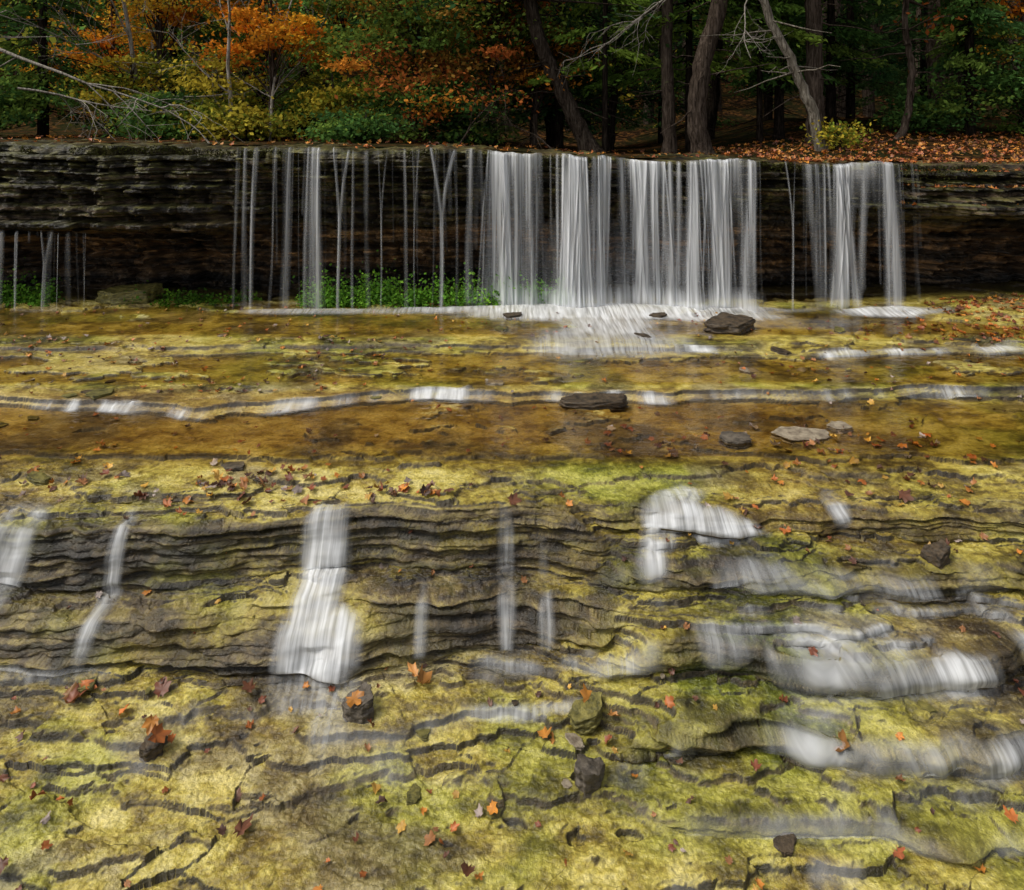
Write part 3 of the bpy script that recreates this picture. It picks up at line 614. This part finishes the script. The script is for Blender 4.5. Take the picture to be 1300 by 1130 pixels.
# ---------------------------------------------------------------- stones
import bmesh
_bm=bmesh.new();bmesh.ops.create_icosphere(_bm,subdivisions=5,radius=1)
IV=np.array([v.co[:] for v in _bm.verts]);IF=np.array([[v.index for v in f.verts] for f in _bm.faces]);_bm.free()
def stone(name,x,y,sx,sy,sz,mat,seed,rot=0,dz=0,tilt=0):
    V=IV;th=np.arctan2(V[:,1],V[:,0]);r_=np.random.default_rng(seed)
    k=r_.integers(5,8);phi=np.sort((np.arange(k)+r_.uniform(-.3,.3,k))*2*np.pi/k);dd=r_.uniform(.72,1.05,k)
    rad=np.full(len(V),9.)
    for p_,d_ in zip(phi,dd):
        cs=np.cos(th-p_);rad=np.where(cs>.15,np.minimum(rad,d_/np.maximum(cs,.15)),rad)
    rad=np.minimum(rad,1.35)*(1+.25*fbm(np.cos(th)*3+seed,np.sin(th)*3,3,505))
    el=np.abs(V[:,2]);hr=np.minimum(1,np.hypot(V[:,0],V[:,1])*1.45)
    P=np.stack([np.cos(th)*rad*hr,np.sin(th)*rad*hr,np.sign(V[:,2])*np.minimum(1,el*1.5)],1)
    stepn=np.floor(P[:,2]*2.5)
    P[:,:2]*=(1+.10*(vn(stepn*3.3+seed,np.cos(th)*1.5,510)-.5)*2)[:,None]
    P+= .16*np.stack([fbm(P[:,0]*3+i*9,P[:,1]*3+P[:,2]*4,4,520) for i in range(3)],1)
    P[:,2]+=.25*terr(P[:,0]*.6+P[:,1]*.4+fbm(P[:,0]*2,P[:,1]*2,3,530),.4,.15)
    P*=np.array([sx,sy,sz]);P[:,2]+=P[:,0]*tilt
    c,s=math.cos(rot),math.sin(rot);Q=P.copy();Q[:,0]=P[:,0]*c-P[:,1]*s;Q[:,1]=P[:,0]*s+P[:,1]*c
    z=float(terrain(np.array([x-sx*.4,x,x+sx*.4]),np.array([y,y,y])).mean())
    Q+=np.array([x,y,z+sz*.45+dz]);build(name,[(Q,IF,0)],[mat],False)
S1=stone_mat("dark_wet_stone",(.014,.011,.008),(.10,.07,.04));S2=stone_mat("pale_limestone",(.13,.10,.07),(.38,.32,.23));S3=stone_mat("grey_shale",(.035,.029,.023),(.15,.125,.095));S4=stone_mat("mossy_stone",(.03,.03,.008),(.22,.19,.05))
stone("dark_boulder",2.45,8.0,.30,.22,.085,S1,1,.1);stone("flat_dark_rock",.70,6.18,.33,.11,.04,S1,2,dz=.01);stone("pale_flat_stone",2.28,5.6,.22,.14,.03,S2,3)
stone("grey_flat_stone",1.72,5.5,.12,.09,.025,S3,4,dz=.02);stone("pale_flat_stone",2.65,5.75,.10,.07,.02,S2,5,dz=.02);stone("dark_boulder",0.0,8.5,.13,.09,.04,S1,6);stone("dark_boulder",1.75,8.5,.10,.08,.035,S1,7)
stone("layered_rock",-.86,3.95,.10,.08,.06,S3,8,tilt=.3);stone("layered_rock",.40,3.62,.09,.07,.07,S3,9,.6,tilt=-.4);stone("mossy_rock",.41,3.93,.10,.08,.04,S4,10,tilt=.3);stone("layered_rock",2.70,4.5,.08,.07,.05,S1,11,tilt=.4)
stone("layered_rock",-1.9,3.75,.07,.06,.04,S1,12);stone("grey_flat_stone",-2.05,5.2,.08,.06,.015,S3,13);stone("mossy_rock",-5.0,9.2,.35,.2,.12,S4,14)
rs=np.random.default_rng(77)
for i in range(34):
    if i<22: x,y=rs.uniform(-4.5,4.8),rs.uniform(5.0,8.4)
    else: x,y=rs.uniform(-2.6,2.6),rs.uniform(3.3,4.2)
    s=rs.uniform(.04,.12)*(1 if i<22 else .5)
    stone(["flat_stone_slab","mossy_rock","dark_flat_rock","mossy_rock"][i%4],x,y,s,s*rs.uniform(.5,.9),s*rs.uniform(.10,.2),[S2,S4,S1,S4][i%4],100+i,rs.uniform(0,3),tilt=rs.uniform(-.1,.1))
# ---------------------------------------------------------------- fallen leaves
ang=np.radians([-90,-50,-62,-12,-2,28,38,62,75,90,105,118,142,152,182,192,242,230])
rad=np.array([.25,.45,.62,.75,.6,.98,.85,.66,.88,1.05,.88,.66,.85,.98,.6,.75,.62,.45])
o=np.argsort(ang);ang=ang[o];rad=rad[o]
TV=np.concatenate([[[0,0,0]],np.stack([np.cos(ang)*rad,np.sin(ang)*rad,np.zeros(len(ang))],1)])
TF=np.array([[0,i+1,(i+1)%len(ang)+1] for i in range(len(ang))])
def scatter(name,pts,sizes,pal,zf=terrain,lift=.012,tilt=.35):
    n=len(pts);pts=np.asarray(pts,float);x,y=pts[:,0],pts[:,1];z=zf(x,y)+lift
    e=.02;nx=-(zf(x+e,y)-zf(x-e,y))/(2*e);ny=-(zf(x,y+e)-zf(x,y-e))/(2*e)
    N=np.stack([np.clip(nx,-.5,.5),np.clip(ny,-.6,.6),np.ones(n)],1)+rng.normal(size=(n,3))*tilt;N[:,2]=np.abs(N[:,2])+.3;N/=np.linalg.norm(N,axis=1,keepdims=True)
    a=rng.normal(size=(n,3));a-=N*(a*N).sum(1,keepdims=True);a/=np.linalg.norm(a,axis=1,keepdims=True);b=np.cross(N,a)
    cu=rng.uniform(-.3,.9,n);cu2=rng.uniform(-.6,.6,n);asp=rng.uniform(.5,1,n)[:,None,None]
    s=np.asarray(sizes)[:,None,None]
    lz=cu[:,None]*(TV[None,:,0]**2+.5*TV[None,:,1]**2)+cu2[:,None]*TV[None,:,0]*TV[None,:,1]+.12*rng.normal(size=(n,len(TV)))
    V=np.stack([x,y,z],1)[:,None]+s*(a[:,None]*TV[None,:,0:1]*asp+b[:,None]*TV[None,:,1:2]+N[:,None]*lz[...,None])
    V[:,:,2]=np.maximum(V[:,:,2],(z-lift+.003)[:,None])
    F=(TF[None]+np.arange(n)[:,None,None]*len(TV)).reshape(-1,3)
    col=pal[rng.integers(0,len(pal),n)]*rng.uniform(.5,1.2,(n,1))
    cc=np.repeat(col,len(TV),0)*rng.uniform(.6,1.3,(n*len(TV),1))
    build(name,[(V.reshape(-1,3),F,0,cc)],[M_litter])
LP=np.array([[.50,.19,.03],[.44,.13,.025],[.24,.07,.03],[.32,.14,.05],[.12,.05,.03],[.60,.34,.06],[.16,.08,.05],[.38,.30,.26]])
LO=np.array([[.52,.21,.03],[.44,.13,.025],[.28,.08,.03],[.38,.17,.04],[.15,.055,.025]])
def cl(cx,cy,rx,ry,n): return np.stack([cx+rng.normal(size=n)*rx,cy+rng.normal(size=n)*ry],1)
pts=np.concatenate([cl(-1.95,4.98,.16,.08,24),cl(-1.6,5.05,.22,.09,20),cl(-2.2,4.85,.3,.06,14),cl(-.7,4.9,.13,.05,20),cl(1.1,5.6,.4,.1,14),cl(2.9,5.55,.4,.15,28),cl(3.3,5.0,.5,.15,28),cl(2.2,5.3,.4,.1,16),
    cl(-3.2,5.1,.5,.15,24),cl(1.6,4.78,.15,.05,5),cl(-1.0,4.85,.3,.1,8)])
scatter("fallen_maple_leaves",pts,rng.uniform(.028,.058,len(pts)),LP,lift=.02)
near=np.array([[-2.5,4.0],[-2.43,4.04],[-2.46,3.97],[-2.15,3.95],[-1.82,3.78],[-.86,3.97],[-.57,4.12],[-.52,4.10],[-.66,4.35],[.18,3.85],[.22,3.83],[.42,3.98],[-2.6,3.6],[-2.35,3.5],[.0,4.8],[1.62,4.66],[1.58,4.70],[1.72,3.7],[-1.95,4.22],[-2.3,3.2],[.9,3.1],[-.2,3.2],[.55,3.9],[2.7,4.9],[-2.9,3.9],[1.8,3.3],[-1.3,3.4],[-1.5,4.05],[-2.0,4.05],[-1.9,4.3],[2.4,3.4],[-.1,3.5]])
scatter("fallen_maple_leaf_cluster",near,rng.uniform(.045,.075,len(near)),LO*1.1,lift=.035,tilt=.35)
scatter("rock_top_leaf",np.array([[-.88,3.93],[-1.88,3.74],[-1.92,3.78]]),np.array([.07,.075,.06]),LO,lift=.10,tilt=.5)
pts=np.concatenate([np.stack([rng.uniform(-6,6,520),rng.uniform(5,9,520)],1),np.stack([rng.uniform(-3.4,3.4,250),rng.uniform(3,5,250)],1),cl(-4.6,7.2,.8,.25,70),cl(-1.6,7.4,.5,.2,35),cl(-2.2,6.6,.6,.15,30)])
scatter("scattered_fallen_leaves",pts,rng.uniform(.018,.042,len(pts)),LP,lift=.016)
pts=np.concatenate([np.stack([rng.uniform(5.2,7.5,520),rng.uniform(7.6,9.1,520)],1),cl(4.6,8.0,.5,.2,60)])
scatter("fallen_leaf_bank",pts,rng.uniform(.03,.05,len(pts)),LO*1.1)
pts=np.concatenate([np.stack([rng.uniform(3.4,11,2700),9.1+rng.random(2700)**1.4*3.5],1),np.stack([rng.uniform(-9,3.3,350),rng.uniform(9.2,13,350)],1)])
def uz(x,y): return np.where(y<9.95,ztop(x)+.02,upz(x,y))
scatter("forest_leaf_litter",pts,rng.uniform(.03,.055,len(pts)),LO*1.2,zf=uz,lift=.03,tilt=.4)
n=360;x=rng.uniform(4.9,8,n);tier=rng.integers(0,3,n)
zf_=np.array([.10,.20,.32])[tier];yy=ylip(x)+np.array([.22,.02,-.12])[tier]+rng.normal(size=n)*.05
hz=ztop(x)-zf_*1.95+.12
scatter("slab_leaf_litter",np.stack([x,yy],1),rng.uniform(.03,.05,n),LO*1.2,zf=lambda a,b:hz,lift=.0,tilt=.5)
# ---------------------------------------------------------------- light, world, camera
w=bpy.data.worlds.new("World");scene.world=w;w.use_nodes=True;nt=w.node_tree
bg=nt.nodes['Background'];sky=nt.nodes.new('ShaderNodeTexSky');sky.sky_type='NISHITA';sky.sun_disc=False
EL,AZ=math.radians(54),math.radians(250)
sky.sun_elevation=EL;sky.sun_rotation=AZ;sky.air_density=1.0;sky.dust_density=4;sky.ozone_density=.5
hs=nt.nodes.new('ShaderNodeHueSaturation');hs.inputs['Saturation'].default_value=.25
nt.links.new(sky.outputs[0],hs.inputs['Color']);nt.links.new(hs.outputs[0],bg.inputs[0]);bg.inputs[1].default_value=.15
ld=bpy.data.lights.new("soft_sun",'SUN');ld.energy=2.0;ld.angle=math.radians(18);ld.color=(1,.94,.82)
lo=bpy.data.objects.new("soft_sun",ld);scene.collection.objects.link(lo)
sd=Vector((math.sin(AZ)*math.cos(EL),math.cos(AZ)*math.cos(EL),math.sin(EL)))
lo.rotation_euler=sd.to_track_quat('Z','Y').to_euler()
cd=bpy.data.cameras.new("camera");co=bpy.data.objects.new("camera",cd);scene.collection.objects.link(co)
co.location=(0,0,2.2);co.rotation_euler=(math.radians(90),0,0);cd.sensor_width=36;cd.lens=24.92;cd.shift_y=-.304;cd.clip_end=600;cd.clip_start=.05
scene.camera=co
scene.view_settings.view_transform='Standard';scene.view_settings.look='None';scene.view_settings.exposure=0
print("done",time.time()-_t0)
